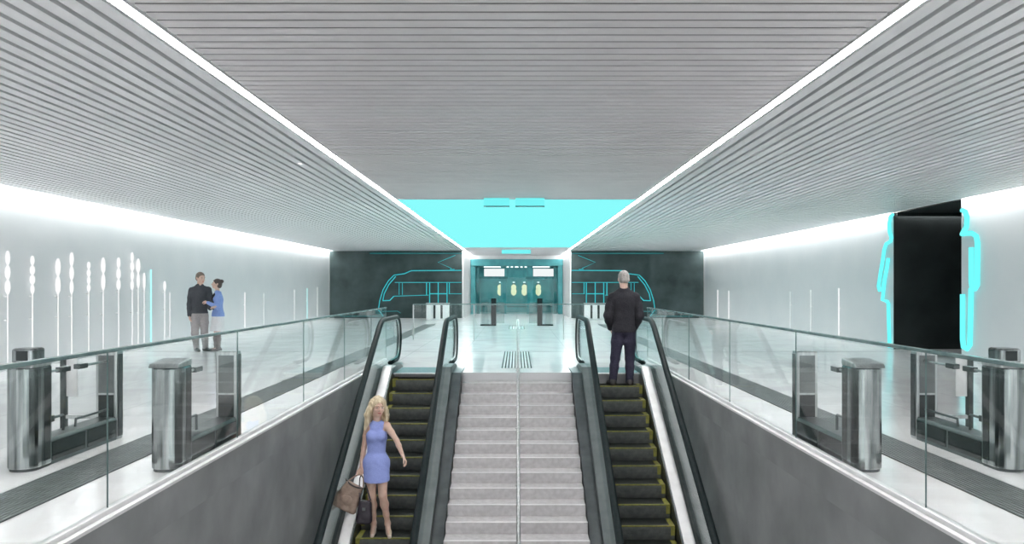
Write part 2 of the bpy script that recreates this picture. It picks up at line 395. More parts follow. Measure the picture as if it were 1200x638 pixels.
# glass barrier behind the landing
D = 22.0
t = thing('glass_barrier', (0, D, 0), 'low clear glass barrier standing across the hall behind the stairs', 'barrier')
for x0, x1 in ((-2.95, -1.24), (-1.20, 1.32), (1.36, 2.85)):
    MB().box(x0, x1, D - .008, D + .008, .03, 1.0).build('glass_panel', glass_m, t)
MB().box(-2.97, 2.87, D - .018, D + .018, 1.0, 1.03).build('top_rail', edge_glass_m, t)
for x in (-2.96, -1.22, 1.34, 2.86):
    MB().box(x - .014, x + .014, D - .02, D + .02, 0, 1.0).build('post', steel_m, t)

# ------------------------------------------------------------------ floor gratings
for s, nm in ((-1, 'left'), (1, 'right')):
    x0, x1 = 3.28, 3.74
    b = MB(); b.box(s * x0, s * x1, YB, 31, 0.001, .004, 1)
    n = 13; w = (x1 - x0) / n
    for i in range(n):
        xa = x0 + i * w
        b.box(s * (xa + .006), s * (xa + .006 + w * .55), YB, 31, .004, .012)
    o = b.build('floor_grating', [grate_m, grate_pit_m])
    tag(o, 'long ribbed steel floor grating beside the turnstiles, ' + ('on the beaded light wall side' if s < 0 else 'on the corridor wall side'), 'floor grating', 'ribbed floor gratings')
def foot_grille(y0, y1, hw, n, lab):
    b = MB(); b.box(-hw, hw, y0, y1, .001, .004, 1); w = 2 * hw / n
    for i in range(n + 1):
        x = -hw + i * w
        b.box(x - .012, x + .012, y0, y1, .004, .014)
    tag(b.build('foot_grille', [pbr('grille_bar_' + str(n), (.035, .04, .04), rough=.7), white_m]), lab, 'floor grating')
foot_grille(14.25, 17.8, .27, 9, 'dark ribbed foot grille in the floor at the head of the stairs')
foot_grille(27.6, 29.4, .27, 5, 'small dark foot grille between the slim barrier gates')

# ------------------------------------------------------------------ staircase
SH = .945
t = thing('staircase', (0, 9.5, ZL), 'wide pale stone staircase between the two escalators', 'staircase')
sm = MB().box(-SH, SH, YT - .3, YT + .005, -.148 - .22, -.148)
first = None
for k in range(1, 28):
    if first is None:
        first = sm.build('step', stair_m, t, bevel=.006); o = first
        nb = MB().box(-SH, SH, YT - .302, YT - .255, -.1478, -.1455).build('nosing', stair_edge_m, o)
        nb.location = (0, 0, 0)
    else:
        o = first.copy(); COL.objects.link(o); o.parent = t; o.location = (0, -.3 * (k - 1), -.148 * (k - 1))
        n2 = nb.copy(); COL.objects.link(n2); n2.parent = o; n2.location = (0, 0, 0)
t2 = thing('stair_handrail', (.02, YT, 0), 'thin steel centre handrail dividing the staircase', 'handrail')
def zst(y): return -.4933 * (YT - y) if y < YT else 0
pts = [(.02, 6.0, zst(6.0) + .9), (.02, YT - .1, .86), (.02, YT + .05, .9), (.02, YT + .45, .9), (.02, YT + .52, .86), (.02, YT + .54, .78)]
MB().tube(pts, .024, 10).build('rail', steel_m, t2, smooth=True)
for y in [YT + .35] + [YT - .15 - 1.2 * i for i in range(6)]:
    k = math.ceil((YT - y) / .3 - 1e-6) if y < YT else 0
    MB().tube([(.02, y, -.148 * k), (.02, y, zst(y) + .885)], .018, 8).lathe(.02, y, [(.045, -.148 * k), (.045, -.148 * k + .012)], 12).build('post', steel_m, t2)
MB().tube([(.02, 6.0, zst(6.0) + .42), (.02, YT - .1, .40), (.02, YT + .35, .44)], .014, 8).build('middle_rail', steel_m, t2)

# ------------------------------------------------------------------ escalators
T30 = math.tan(math.radians(30)); Y0E = 13.3; YBOT = Y0E + ZL / T30
def zl(y): return max(ZL, -(Y0E - y) * T30) if y < Y0E else 0.0
def rail_path(off=.0):
    """handrail centre line in the y-z plane: lower newel, incline, upper newel"""
    top, r, cy = .92 - off, .42 - off, 15.1
    P = []
    cb = YBOT - 1.4; zt2 = ZL + .92 - off
    for i in range(0, 11):
        a = math.radians(-90 - 18 * i); P.append((cb + r * math.cos(a), ZL + .56 + r * math.sin(a)))
    P = [(YBOT - .3, ZL + .2 + off)] + P
    P += [(YBOT - .25, zt2), (YBOT - .05, zt2 + .02), (YBOT + .15, zt2 + .09)]
    for i in range(1, 12):
        y = YBOT + .15 + (13.25 - YBOT - .15) * i / 12; P.append((y, -(Y0E - y) * T30 + .85 - off))
    P += [(13.25, .81 - off), (13.42, .885 - off), (13.6, top)]
    for i in range(0, 11):
        a = math.radians(90 - 18 * i); P.append((cy + r * math.cos(a), .50 + r * math.sin(a)))
    P += [(14.75, .082 + off), (14.4, .085 + off)]
    return P
def slope_band(dz_top, dz_bot, y0, y1, flat):
    ys = [y0, YBOT, Y0E + dz_top * 0, y1]
    return [(y, zl(y) + dz_top) for y in ys] + [(y, max(zl(y) - dz_bot, ZL) if y < Y0E else -.0 - dz_bot * 0 + .001) for y in reversed(ys)]

STEP_W0, STEP_W1 = 1.33, 2.13
for s, nm in ((-1, 'left'), (1, 'right')):
    lab = 'escalator carrying the woman in a blue dress' if s < 0 else 'escalator carrying the man in a dark jacket'
    t = thing('escalator', (s * 1.75, 9.8, ZL), lab, 'escalator', 'escalators beside the staircase')
    # moving steps
    start = 10.15 if s < 0 else 10.333
    pit = .335 if s < 0 else .3335
    n0 = -int((start - YBOT) / pit); n1 = int((Y0E - start) / pit)
    protos = None
    for k in range(n1, n0 - 1, -1):
        y = start + k * pit; z = zl(y)
        if protos is None:
            b = MB()
            b.box(s * STEP_W0, s * STEP_W1, y + .01, y + pit + .03, z - .05, z - .008, 0)
            nrib = 40; w = (STEP_W1 - STEP_W0) / nrib
            for i in range(nrib):
                xa = STEP_W0 + i * w
                b.box(s * (xa + .002), s * (xa + w * .55), y + .012, y + pit + .02, z - .008, z, 0)
            # slightly curved riser
            prof = [(y, z - .002), (y + .012, z - .002)]
            for q in range(6):
                u = q / 5; prof.append((y + .03 + .045 * u * u, z - .01 - .21 * u))
            for q in range(5, -1, -1):
                u = q / 5; prof.append((y + .002 + .045 * u * u, z - .01 - .21 * u))
            b.prism_x(prof, s * STEP_W0, s * STEP_W1, 1)
            o = b.build('step', [tread_m, riser_m], t)
            yb = MB().box(s * STEP_W0, s * STEP_W1, y - .003, y + .022, z - .012, z + .0025).box(s * (STEP_W1 - .07), s * STEP_W1, y + .02, y + pit, z, z + .0025).box(s * (STEP_W1 - .055), s * STEP_W1, y - .003, y + .0, z - .13, z - .012).build('yellow_edge', yellow_m, o)
            protos = (o, yb, y, z)
        else:
            o = protos[0].copy(); COL.objects.link(o); o.parent = t; o.location = (0, y - protos[2], z - protos[3])
            q = protos[1].copy(); COL.objects.link(q); q.parent = o; q.location = (0, 0, 0)
    # comb plate and landing plate
    MB().box(s * (STEP_W0 - .0), s * STEP_W1, 13.34, 14.3, .001, .012).build('landing_plate', pbr('landing_plate_' + nm, (.03, .15, .16), (.02, .11, .12), rough=.6, metal=.1, scale=20), t)  # teal reflection put into the plate's base colour
    b = MB(); b.box(s * STEP_W0, s * STEP_W1, 13.30, 13.36, -.0, .014)
    for i in range(32):
        xa = STEP_W0 + (i + .3) * .025
        b.box(s * xa, s * (xa + .01), 13.24, 13.30, -.004, .010)
    b.build('comb', steel_m, t)
    # skirts, decks
    def band(x0, x1, dt, db, name, m, ye=14.55, bevel=.004):
        ys = [YBOT - 1.2, YBOT, Y0E, ye]
        prof = [(y, zl(y) + dt) for y in ys[:-1]] + [(ye - .7, dt), (ye - .35, dt * .8), (ye, .012)] + [(ye, .001), (YT + .001, .001)] + [(y, max(ZL + .001, -(Y0E - y) * T30 - db)) for y in (YT + .0, Y0E - .5, YBOT)] + [(YBOT - 1.2, ZL + .001)]
        MB().prism_x(prof, s * x0, s * x1).build(name, m, t, bevel=bevel)
    band(2.145, 2.165, .10, .30, 'skirt_panel', dark_steel_m)
    band(2.167, 2.315, .13, .10, 'pale_deck', skirt_white_m, ye=14.1)
    band(2.317, 2.618, .09, .10, 'outer_deck', deck_m)
    band(1.295, 1.317, .10, .30, 'skirt_panel', dark_steel_m)
    band(1.13, 1.293, .12, .25, 'inner_deck', deck_m)
    band(.96, 1.128, .02, .40, 'side_cladding', clad_m, ye=14.3)
    # balustrades
    for x, q in ((2.37, 'outer'), (1.23, 'inner')):
        P = rail_path(.028)
        lower = [(YBOT - 1.0, ZL + .1), (YBOT, ZL + .1), (Y0E, .1), (14.45, .1)]
        poly = P + [(14.3, .1), (Y0E, .1), (YBOT, ZL + .1), (YBOT - .3, ZL + .1)]
        MB().prism_x(poly, s * x - .006, s * x + .006).build('glass_balustrade', esc_glass_m, t)
        R = rail_path(0)
        h = MB().tube([(s * x, y, z) for y, z in R], .040, 12, sx=1.25).build('handrail', rubber_m, t, smooth=True)
        g = rail_path(.045)
        MB().tube([(s * x, y, z) for y, z in g], .012, 6, sx=1.6).build('rail_guide', steel_m, h)

# ------------------------------------------------------------------ glass balustrades along the stairwell
joints = [-2.4, .25, 2.6, 5.05, 7.4, 9.7, 12.0, 14.2, 15.8]
for s, nm in ((-1, 'left'), (1, 'right')):
    x = s * (EDGE + .05)
    t = thing('glass_balustrade', (x, 6.5, 0), 'long clear glass balustrade along the stairwell ' + ('in front of the embracing couple' if s < 0 else 'in front of the black corridor opening'), 'balustrade', 'stairwell balustrades')
    for a, c in zip(joints[:-1], joints[1:]):
        o = MB().box(x - .005, x + .005, a + .003, c - .003, .03, 1.07).build('glass_panel', glass_m, t)
        MB().box(x - .0052, x + .0052, c - .003, c - .0005, .03, 1.07).build('panel_edge', edge_glass_m, o)
    MB().box(x - .02, x + .02, joints[0], joints[-1], 1.07, 1.095).build('top_rail', edge_glass_m, t, bevel=.005)
    MB().box(x - .025, x + .025, joints[0], joints[-1], 0.001, .05).build('base_channel', skirt_white_m, t, bevel=.004)

# ------------------------------------------------------------------ turnstiles
def pill(cx, cy, hx, hy, n=8):
    """footprint with a rounded front (towards -y)"""
    P = []
    for i in range(n + 1):
        a = math.pi + math.pi * i / n
        P.append((cx + hx * math.cos(a), cy - hy * .35 + hy * .65 * math.sin(a)))
    P += [(cx + hx, cy + hy), (cx - hx, cy + hy)]
    return P
def turnstile(x, s, outer, lab):
    """u-shaped gate standing lengthwise; s = side of the hall"""
    y0, y1 = 6.2, 7.68
    t = thing('turnstile', (x, 6.9, 0), lab, 'turnstile', 'steel turnstiles')
    f = MB().prism_z(pill(x, y0 + .14, .122, .14), .02, .845).build('front_post', chrome_m, t, bevel=.012)
    MB().prism_z(pill(x, y0 + .14, .110, .128), 0.0, .02).build('plinth', dark_steel_m, f)
    cap = MB().prism_x([(y0 - .0, .845), (y0 + .28, .845), (y0 + .28, .905), (y0 + .03, .880)], x - .122, x + .122).build('cap', steel_m, f, bevel=.01)
    MB().box(x - s * .075, x + s * .075, y0 + .275, y0 + .284, .30, .80).build('inner_panel', black_glass_m, f)
    MB().box(x - s * .124, x - s * .119, y0 + .17, y0 + .255, .06, .83).build('side_panel', black_glass_m, f)
    # base beam with dark side panel
    b = MB(); prof = [(-.105, .0), (.105, .0), (.105, .20), (.09, .225), (-.09, .225), (-.105, .20)]
    n = len(b.v)
    k = len(prof); ya, yc = y0 + .28, y1 - .12
    b.v += [(x + p[0], ya, p[1]) for p in prof] + [(x + p[0], yc, p[1]) for p in prof]
    b.f += [tuple(range(k)), tuple(k + i for i in reversed(range(k)))] + [((i + 1) % k, i, k + i, k + (i + 1) % k) for i in range(k)]
    b.mi += [0] * (k + 2)
    be = b.build('base_beam', beam_m, t, bevel=.006)
    for u in (0, 1):
        ua = ya + .02 + u * (yc - ya) * .5
        MB().box(x - s * .104, x - s * .109, ua, ua + (yc - ya) * .5 - .04, .035, .190).build('side_panel', black_glass_m, be)
    bk = MB().box(x - .105, x + .105, y1 - .12, y1, 0, .87).build('back_post', steel_m, t, bevel=.012)
    MB().box(x - .075, x + .075, y1 - .126, y1 - .119, .22, .44).build('dark_window', black_glass_m, bk)
    MB().box(x - .075, x + .075, y1 - .126, y1 - .119, .46, .83).build('upper_plate', deck_m, bk)
    MB().box(x - s * .106, x - s * .112, y1 - .10, y1 - .02, .03, .84).build('side_panel', dark_steel_m, bk)
    # hinge arms left over from the flaps
    yh = y0 + .28
    a = MB().tube([(x - s * .02, yh - .005, .775), (x - s * .02, yh + .36, .775)], .012, 8).build('upper_arm', steel_m, t)
    MB().box(x - s * .05, x + s * .01, yh + .26, yh + .40, .752, .798).build('hinge_block', dark_steel_m, a, bevel=.006)
    a = MB().tube([(x - s * .02, yh - .005, .37), (x - s * .02, yh + .32, .37), (x - s * .02, yh + .33, .36), (x - s * .02, yh + .33, .235)], .012, 8).build('lower_arm', dark_steel_m, t)
    MB().box(x - s * .06, x + s * .02, yh + .0, yh + .14, .345, .40).build('hinge_block', dark_steel_m, a, bevel=.006)
    if outer:
        r = MB().box(x - .09, x + .085, y0 + .07, y0 + .25, .875, 1.0).build('card_reader', chrome_m, t, bevel=.02)
        MB().box(x - .045, x + .045, y0 + .064, y0 + .071, .90, .98).build('reader_window', black_glass_m, r)
        yl = y1 - .125
        a = MB().tube([(x - s * .02, yl + .01, .775), (x - s * .02, yl - .5, .775)], .012, 8).build('upper_arm', steel_m, t)
        MB().box(x - s * .05, x + s * .01, yl - .54, yl - .40, .752, .798).build('hinge_block', dark_steel_m, a, bevel=.006)
        a = MB().tube([(x - s * .02, yl + .01, .30), (x - s * .02, yl - .55, .30), (x - s * .02, yl - .56, .23)], .011, 8).build('lower_arm', dark_steel_m, t)
        w = MB().box(x + s * .42, x + s * .47, y1 - .10, y1 - .04, 0, .80).build('wing_post', dark_steel_m, t, bevel=.006)
        MB().box(x + s * .31, x + s * .42, y1 - .075, y1 - .065, .42, .80).build('wing_panel', skirt_white_m, w)
        MB().box(x + s * .105, x + s * .42, y1 - .09, y1 - .05, .20, .235).build('wing_bar', steel_m, w)
for s in (-1, 1):
    o = 'on the beaded light wall side' if s < 0 else 'on the corridor side'
    turnstile(s * 2.86, s, False, 'steel turnstile close behind the glass balustrade ' + o)
    turnstile(s * 4.04, s, True, 'steel turnstile topped by a card reader, beyond the grating ' + o)

# ------------------------------------------------------------------ wall lights
ords = ['first', 'second', 'third', 'fourth', 'fifth', 'sixth', 'seventh', 'eighth', 'ninth', 'tenth', 'eleventh', 'twelfth', 'thirteenth']
spec = [(9, 294, 345), (38, 300, 345), (68, 303, 345), (84, 296, 345), (104, 307, 342), (121, 302, 340), (139, 302, 340), (155, 296, 340), (162, 303, 338), (169, 320, 340), (193, 330, 341)]
for i, (px, pt_, pb_) in enumerate(spec):
    D = (HW - .06) * F_PX / (CX - px); x = -(HW - .06)
    zt, zb = WZ(pt_, D), WZ(pb_, D)
    t = thing('beaded_wall_light', (x, D, 0.0), f'glowing white beaded stem light, {ords[i]} of its row from the near end', 'wall light', 'beaded stem lights on the pale wall')
    MB().tube([(x, D, .02), (x, D, zb + .02)], .011, 8).build('stem', wl_e, t)
    n = (3, 4, 2)[i % 3] if i < 9 else 1
    rnd = random.Random(i); prof = []
    L = zt - zb; seg = L / n
    for k in range(n):
        r = .032 + .016 * rnd.random() if i < 9 else .034
        z = zb + k * seg
        prof += [(r * .35, z), (r * .85, z + seg * .2), (r, z + seg * .5), (r * .85, z + seg * .8)]
    prof.append((.015, zt))
    MB().lathe(x, D, prof, 12).build('glowing_beads', wl_e, t, smooth=True)
    for z in (.9, zb - .05): MB().box(-HW + .001, x, D - .012, D + .012, z, z + .02).build('wall_bracket', white_m, t)
rods = [(-1, 177, 316, wl_cyan_e, .035, 'pale cyan light rod standing against the wall at the end of the beaded lights'),
        (-1, 199, 343, wl_e, .018, 'short white light rod after the last beaded light'),
        (-1, 287, 343, wl_e, .03, 'white light rod on the wall behind the woman in the blue jacket'),
        (-1, 309, 344, wl_soft_e, .03, 'faint white light rod, second beyond the couple'),
        (-1, 345, 340, wl_soft_e, .03, 'faint white light rod, third beyond the couple'),
        (-1, 360, 338, wl_cyan_e, .022, 'faint cyan light rod, second from the slate panel'),
        (-1, 372, 337, wl_soft_e, .03, 'faint white light rod next to the slate panel'),
        (1, 841, 340, wl_e, .035, 'white light rod on the corridor wall next to the slate panel'),
        (1, 854, 341, wl_e, .035, 'white light rod on the corridor wall, second from the slate panel'),
        (1, 926, 342, wl_soft_e, .025, 'faint white light rod midway along the corridor wall'),
        (1, 950, 340, wl_soft_e, .025, 'faint white light rod on the corridor wall, second from the neon woman'),
        (1, 983, 338, wl_e, .03, 'white light rod on the corridor wall nearest the neon woman')]
for s, px, py, m, r, lab in rods:
    x = s * (HW - .05); D = abs(x) * F_PX / abs(px - CX)
    b = thing('light_rod', (x, D, 0), lab, 'wall light', 'thin light rods on the walls')
    MB().tube([(x, D, .03), (x, D, WZ(py, D))], r * .6, 8).build('tube', m, b)
    for z in (.2, .9): MB().box(s * (HW - .001), x, D - .012, D + .012, z, z + .02).build('wall_bracket', white_m, b)

# neon restroom figures on either side of the corridor opening
def neon_fig(name, lab, paths, r):
    xw = HW - .045
    P = []
    for path in paths:
        q = []
        for px, py in path:
            D = xw * F_PX / (px - CX); q.append((xw, D, WZ(py, D)))
        P.append(q)
    t = thing(name, (xw, P[0][0][1], 0), lab, 'neon sign', 'neon figures beside the corridor')
    b = MB()
    for q in P: b.tube(q, r, 8)
    b.build('neon_tube', neon_e, t, smooth=True)
    for q in P: MB().box(xw, HW - .001, q[1][1] - .02, q[1][1] + .02, q[1][2] - .01, q[1][2] + .01).build('wall_clip', white_m, t)
neon_fig('neon_woman', 'cyan neon half outline of a woman beside the black corridor opening', [
    [(1046.0, 251.5), (1043.2, 254), (1042, 262), (1042.4, 272), (1044.5, 279), (1043.5, 283), (1038.5, 286), (1036, 293), (1034.5, 304), (1031.5, 322), (1029.4, 336), (1030.6, 340.5), (1034, 340), (1036, 331), (1039.5, 313), (1041.0, 303)],
    [(1036.5, 330), (1034, 352), (1039.5, 353.5), (1041, 356), (1041.5, 380), (1042.5, 408)]], .045)
neon_fig('neon_man', 'cyan neon half outline of a man beside the black corridor opening', [
    [(1127.5, 246.5), (1131, 248), (1133.2, 255), (1132.6, 266), (1129, 272), (1127.5, 276)],
    [(1127.5, 274), (1139, 273.5), (1144, 277), (1145.5, 285), (1145, 335), (1142.5, 339), (1139, 338), (1138.2, 330), (1138.2, 290)],
    [(1138, 338), (1136.5, 405), (1133, 409.5), (1129, 407), (1128, 398), (1128, 345)]], .05)

# ------------------------------------------------------------------ figures: smooth implicit surfaces
def nrm(v): v = np.array(v, float); return v / np.linalg.norm(v)
def frame(right, fwd):
    f = nrm(fwd); r = np.array(right, float); r = nrm(r - f * r.dot(f)); return np.stack([r, f, np.cross(r, f)])
class Blob:
    def __init__(s): s.ops = []
    def cone(s, a, b, ra, rb, k=.02, sq=None, sub=False):
        s.ops.append(('c', np.array(a, float), np.array(b, float), ra, rb, k, sq, sub)); return s
    def ell(s, c, rad, R=np.eye(3), k=.02, sub=False):
        s.ops.append(('e', np.array(c, float), np.array(rad, float), R, k, sub)); return s
    def cut(s, p, n): s.ops.append(('k', np.array(p, float), nrm(n))); return s
    def chain(s, pts, rad, k=.02):
        for i in range(len(pts) - 1): s.cone(pts[i], pts[i + 1], rad[i], rad[i + 1], k)
        return s
    def mesh(s, res=.006, wrinkle=0., wf=(30, 30, 22)):
        lo = np.full(3, 1e9); hi = -lo
        for o in s.ops:
            if o[0] == 'c' and not o[7]:
                r = max(o[3], o[4]); lo = np.minimum(lo, np.minimum(o[1], o[2]) - r); hi = np.maximum(hi, np.maximum(o[1], o[2]) + r)
            if o[0] == 'e' and not o[5]:
                r = max(o[2]); lo = np.minimum(lo, o[1] - r); hi = np.maximum(hi, o[1] + r)
        lo -= .03; hi += .03
        n = np.ceil((hi - lo) / res).astype(int) + 1
        ax = [(lo[i] + res * np.arange(n[i])).astype(np.float32) for i in range(3)]
        F = np.full(n, .5, np.float32)
        for o in s.ops:
            if o[0] == 'k':
                d = (ax[0][:, None, None] - o[1][0]) * o[2][0] + (ax[1][None, :, None] - o[1][1]) * o[2][1] + (ax[2][None, None, :] - o[1][2]) * o[2][2]
                F = np.maximum(F, d.astype(np.float32)); continue
            if o[0] == 'c':
                _, a, b2, ra, rb, k, sq, sub = o; r = max(ra, rb) + k + .02
                bl, bh = np.minimum(a, b2) - r, np.maximum(a, b2) + r
            else:
                _, c, rad, R, k, sub = o; r = max(rad) + k + .02
                bl, bh = c - r, c + r
            i0 = np.clip(np.floor((bl - lo) / res).astype(int), 0, n - 1); i1 = np.clip(np.ceil((bh - lo) / res).astype(int) + 1, 1, n)
            if np.any(i1 <= i0): continue
            sl = tuple(slice(i0[q], i1[q]) for q in range(3))
            X = ax[0][sl[0]][:, None, None]; Y = ax[1][sl[1]][None, :, None]; Z = ax[2][sl[2]][None, None, :]
            if o[0] == 'c':
                px, py, pz = X - a[0], Y - a[1], Z - a[2]; ba = b2 - a
                if sq is not None:
                    v, fct = sq; t_ = (px * v[0] + py * v[1] + pz * v[2]) * (1 / fct - 1)
                    px, py, pz = px + v[0] * t_, py + v[1] * t_, pz + v[2] * t_
                    ba = ba + v * (ba.dot(v) * (1 / fct - 1))
                tt = np.clip((px * ba[0] + py * ba[1] + pz * ba[2]) / max(ba.dot(ba), 1e-9), 0, 1)
                d = np.sqrt((px - tt * ba[0]) ** 2 + (py - tt * ba[1]) ** 2 + (pz - tt * ba[2]) ** 2) - (ra + (rb - ra) * tt)
                if sq is not None: d = d * min(1, sq[1] * 1.15)
            else:
                q = [(X - c[0]) * R[i][0] + (Y - c[1]) * R[i][1] + (Z - c[2]) * R[i][2] for i in range(3)]
                k0 = np.sqrt(sum((q[i] / rad[i]) ** 2 for i in range(3))); k1 = np.sqrt(sum((q[i] / rad[i] ** 2) ** 2 for i in range(3)))
                d = k0 * (k0 - 1) / np.maximum(k1, 1e-6)
            S = F[sl]
            if wrinkle and not sub:
                d = d + wrinkle * (np.sin(X * wf[0] + 2.2 * np.sin(Z * wf[2])) * np.sin(Z * wf[2] * 1.3 + Y * wf[1] + 1.7 * np.sin(X * wf[0] * .7)))
            if sub:
                h = np.clip(.5 - .5 * (S + d) / k, 0, 1); F[sl] = S * (1 - h) - d * h + k * h * (1 - h)
            else:
                h = np.clip(.5 + .5 * (S - d) / k, 0, 1); F[sl] = S * (1 - h) + d * h - k * h * (1 - h)
        F[0] = F[-1] = .5; F[:, 0] = F[:, -1] = .5; F[:, :, 0] = F[:, :, -1] = .5
        ins = F < 0; NY, NZ = n[1], n[2]
        cells = []; poss = []; quads = []
        for A in range(3):
            m0 = [slice(None)] * 3; m1 = [slice(None)] * 3; m0[A] = slice(0, -1); m1[A] = slice(1, None)
            m0, m1 = tuple(m0), tuple(m1)
            I = np.argwhere(ins[m0] != ins[m1])
            f0 = F[I[:, 0], I[:, 1], I[:, 2]]; J = I.copy(); J[:, A] += 1; f1 = F[J[:, 0], J[:, 1], J[:, 2]]
            t_ = f0 / (f0 - f1); p = I.astype(np.float64); p[:, A] += t_
            B, C = (A + 1) % 3, (A + 2) % 3
            ids = []
            for db, dc in ((-1, -1), (0, -1), (0, 0), (-1, 0)):
                c_ = I.copy(); c_[:, B] += db; c_[:, C] += dc
                ids.append((c_[:, 0] * NY + c_[:, 1]) * NZ + c_[:, 2])
            q = np.stack(ids, 1)
            flip = f0 >= 0; q[flip] = q[flip][:, ::-1]
            quads.append(q)
            for c_ in ids: cells.append(c_); poss.append(p)
        cells = np.concatenate(cells); poss = np.concatenate(poss); quads = np.concatenate(quads)
        u, inv = np.unique(cells, return_inverse=True)
        cnt = np.bincount(inv)
        V = np.stack([np.bincount(inv, poss[:, i]) / cnt for i in range(3)], 1) * res + lo
        Q = np.searchsorted(u, quads)
        return V, Q
    def build(s, name, mats, parent, res=.006, wrinkle=0., paint=(), wf=(30, 30, 22)):
        if not isinstance(mats, (list, tuple)): mats = [mats]
        V, Q = s.mesh(res, wrinkle, wf)
        o = np.array(WORLD[parent.name])
        me = bpy.data.meshes.new(name)
        me.vertices.add(len(V)); me.vertices.foreach_set('co', (V - o).astype(np.float32).ravel())
        me.loops.add(Q.size); me.loops.foreach_set('vertex_index', Q.astype(np.int32).ravel())
        me.polygons.add(len(Q)); me.polygons.foreach_set('loop_start', np.arange(0, Q.size, 4, dtype=np.int32))
        for m in mats: me.materials.append(m)
        mi = np.zeros(len(Q), np.int32)
        ctr = V[Q].mean(1)
        for c, rad, R, idx in paint:
            d = (ctr - np.array(c)) @ np.array(R).T / np.array(rad)
            mi[(d ** 2).sum(1) < 1] = idx
        me.polygons.foreach_set('material_index', mi)
        me.polygons.foreach_set('use_smooth', [True] * len(Q))
        me.update(calc_edges=True); me.validate()
        ob = bpy.data.objects.new(name, me); COL.objects.link(ob); ob.parent = parent; WORLD[ob.name] = tuple(o)
        return ob

def lerp(a, b, t): return np.array(a) * (1 - t) + np.array(b) * t
def add_hand(B, w, d, n, S=1., curl=.45, thumb=.6):
    """palm, four fingers and thumb; d = fingers' direction, n = way the fingers curl; returns the grip point"""
    d = nrm(d); n = np.array(n, float); n = nrm(n - d * n.dot(d)); s_ = thumb / abs(thumb) * np.cross(d, n)
    kn = []
    for i in range(4):
        K = w + d * (.088 - .006 * abs(i - 1)) * S + s_ * (.031 - .0205 * i) * S
        kn.append(K)
        B.cone(w + s_ * (.012 - .008 * i) * S, K, .0135 * S, .0105 * S, .012)
    grip = w + d * .1 * S + n * .03 * S
    for i, L in enumerate((.072, .080, .074, .058)):
        fan = (1.5 - i) * .07
        p = kn[i]; dd = nrm(d + s_ * fan); ang = 0
        for q, fr in enumerate((.45, .31, .24)):
            ang += curl * (1.0, 1.15, .7)[q]
            v = dd * math.cos(ang) + n * math.sin(ang)
            p2 = p + v * L * fr * S
            B.cone(p, p2, (.0092 - .0006 * q) * S, (.0088 - .0008 * q) * S, .004); p = p2
    tb = w + d * .025 * S + s_ * .022 * S
    t1 = tb + nrm(d * .75 + s_ * .75 + n * .35) * .042 * S
    t2_ = t1 + nrm(d * .9 + s_ * .2 + n * .55) * .032 * S
    t3 = t2_ + nrm(d * .9 - s_ * .1 + n * .6) * .025 * S
    B.cone(tb, t1, .0145 * S, .0115 * S, .010).cone(t1, t2_, .011 * S, .0098 * S, .005).cone(t2_, t3, .0098 * S, .008 * S, .004)
    return grip

def head_prims(B, hc, HF, S, fem=False):
    """hc = middle of the head; HF rows: right, forward, up"""
    L = lambda x, y, z: hc + (HF[0] * x + HF[1] * y + HF[2] * z) * S
    B.ell(L(0, -.012, .032), np.array((.074, .094, .088)) * S, HF, .02)
    B.ell(L(0, .022, -.035), np.array((.060, .072, .078)) * S, HF, .03)
    B.ell(L(0, .058, -.092), np.array((.026 if fem else .032, .022, .020)) * S, HF, .03)
    for sx in (-1, 1):
        B.ell(L(sx * .032, .092, .004), np.array((.017, .014, .013)) * S, HF, .012, sub=True)
        B.ell(L(sx * .032, .078, .003), np.array((.0135, .0135, .0135)) * S, HF, .003)
        B.ell(L(sx * .036, .066, -.032), np.array((.020, .018, .018)) * S, HF, .02)
        B.cone(L(sx * .014, .092, .022), L(sx * .050, .078, .022), .008 * S, .007 * S, .012)
        B.ell(L(sx * .076, -.012, -.004), np.array((.009, .018, .031)) * S, HF, .008)
        B.ell(L(sx * .010, .100, -.030), np.array((.009, .010, .008)) * S, HF, .006)
    B.cone(L(0, .086, .012), L(0, .112, -.026), .009 * S, .013 * S, .008)
    B.ell(L(0, .088, -.056), np.array((.024, .011, .006)) * S, HF, .006)
    B.ell(L(0, .086, -.067), np.array((.019, .011, .007)) * S, HF, .006)
    P = [(L(0, .095, -.061), np.array((.021, .018, .0095)) * S, HF, 1)]
    for sx in (-1, 1):
        P.append((L(sx * .032, .09, .003), np.array((.012, .012, .0065)) * S, HF, 2))
        P.append((L(sx * .032, .092, .003), np.array((.0062, .012, .0062)) * S, HF, 3))
        P.append((L(sx * .034, .09, .0235), np.array((.020, .02, .0045)) * S, HF, 4))
    return P, L

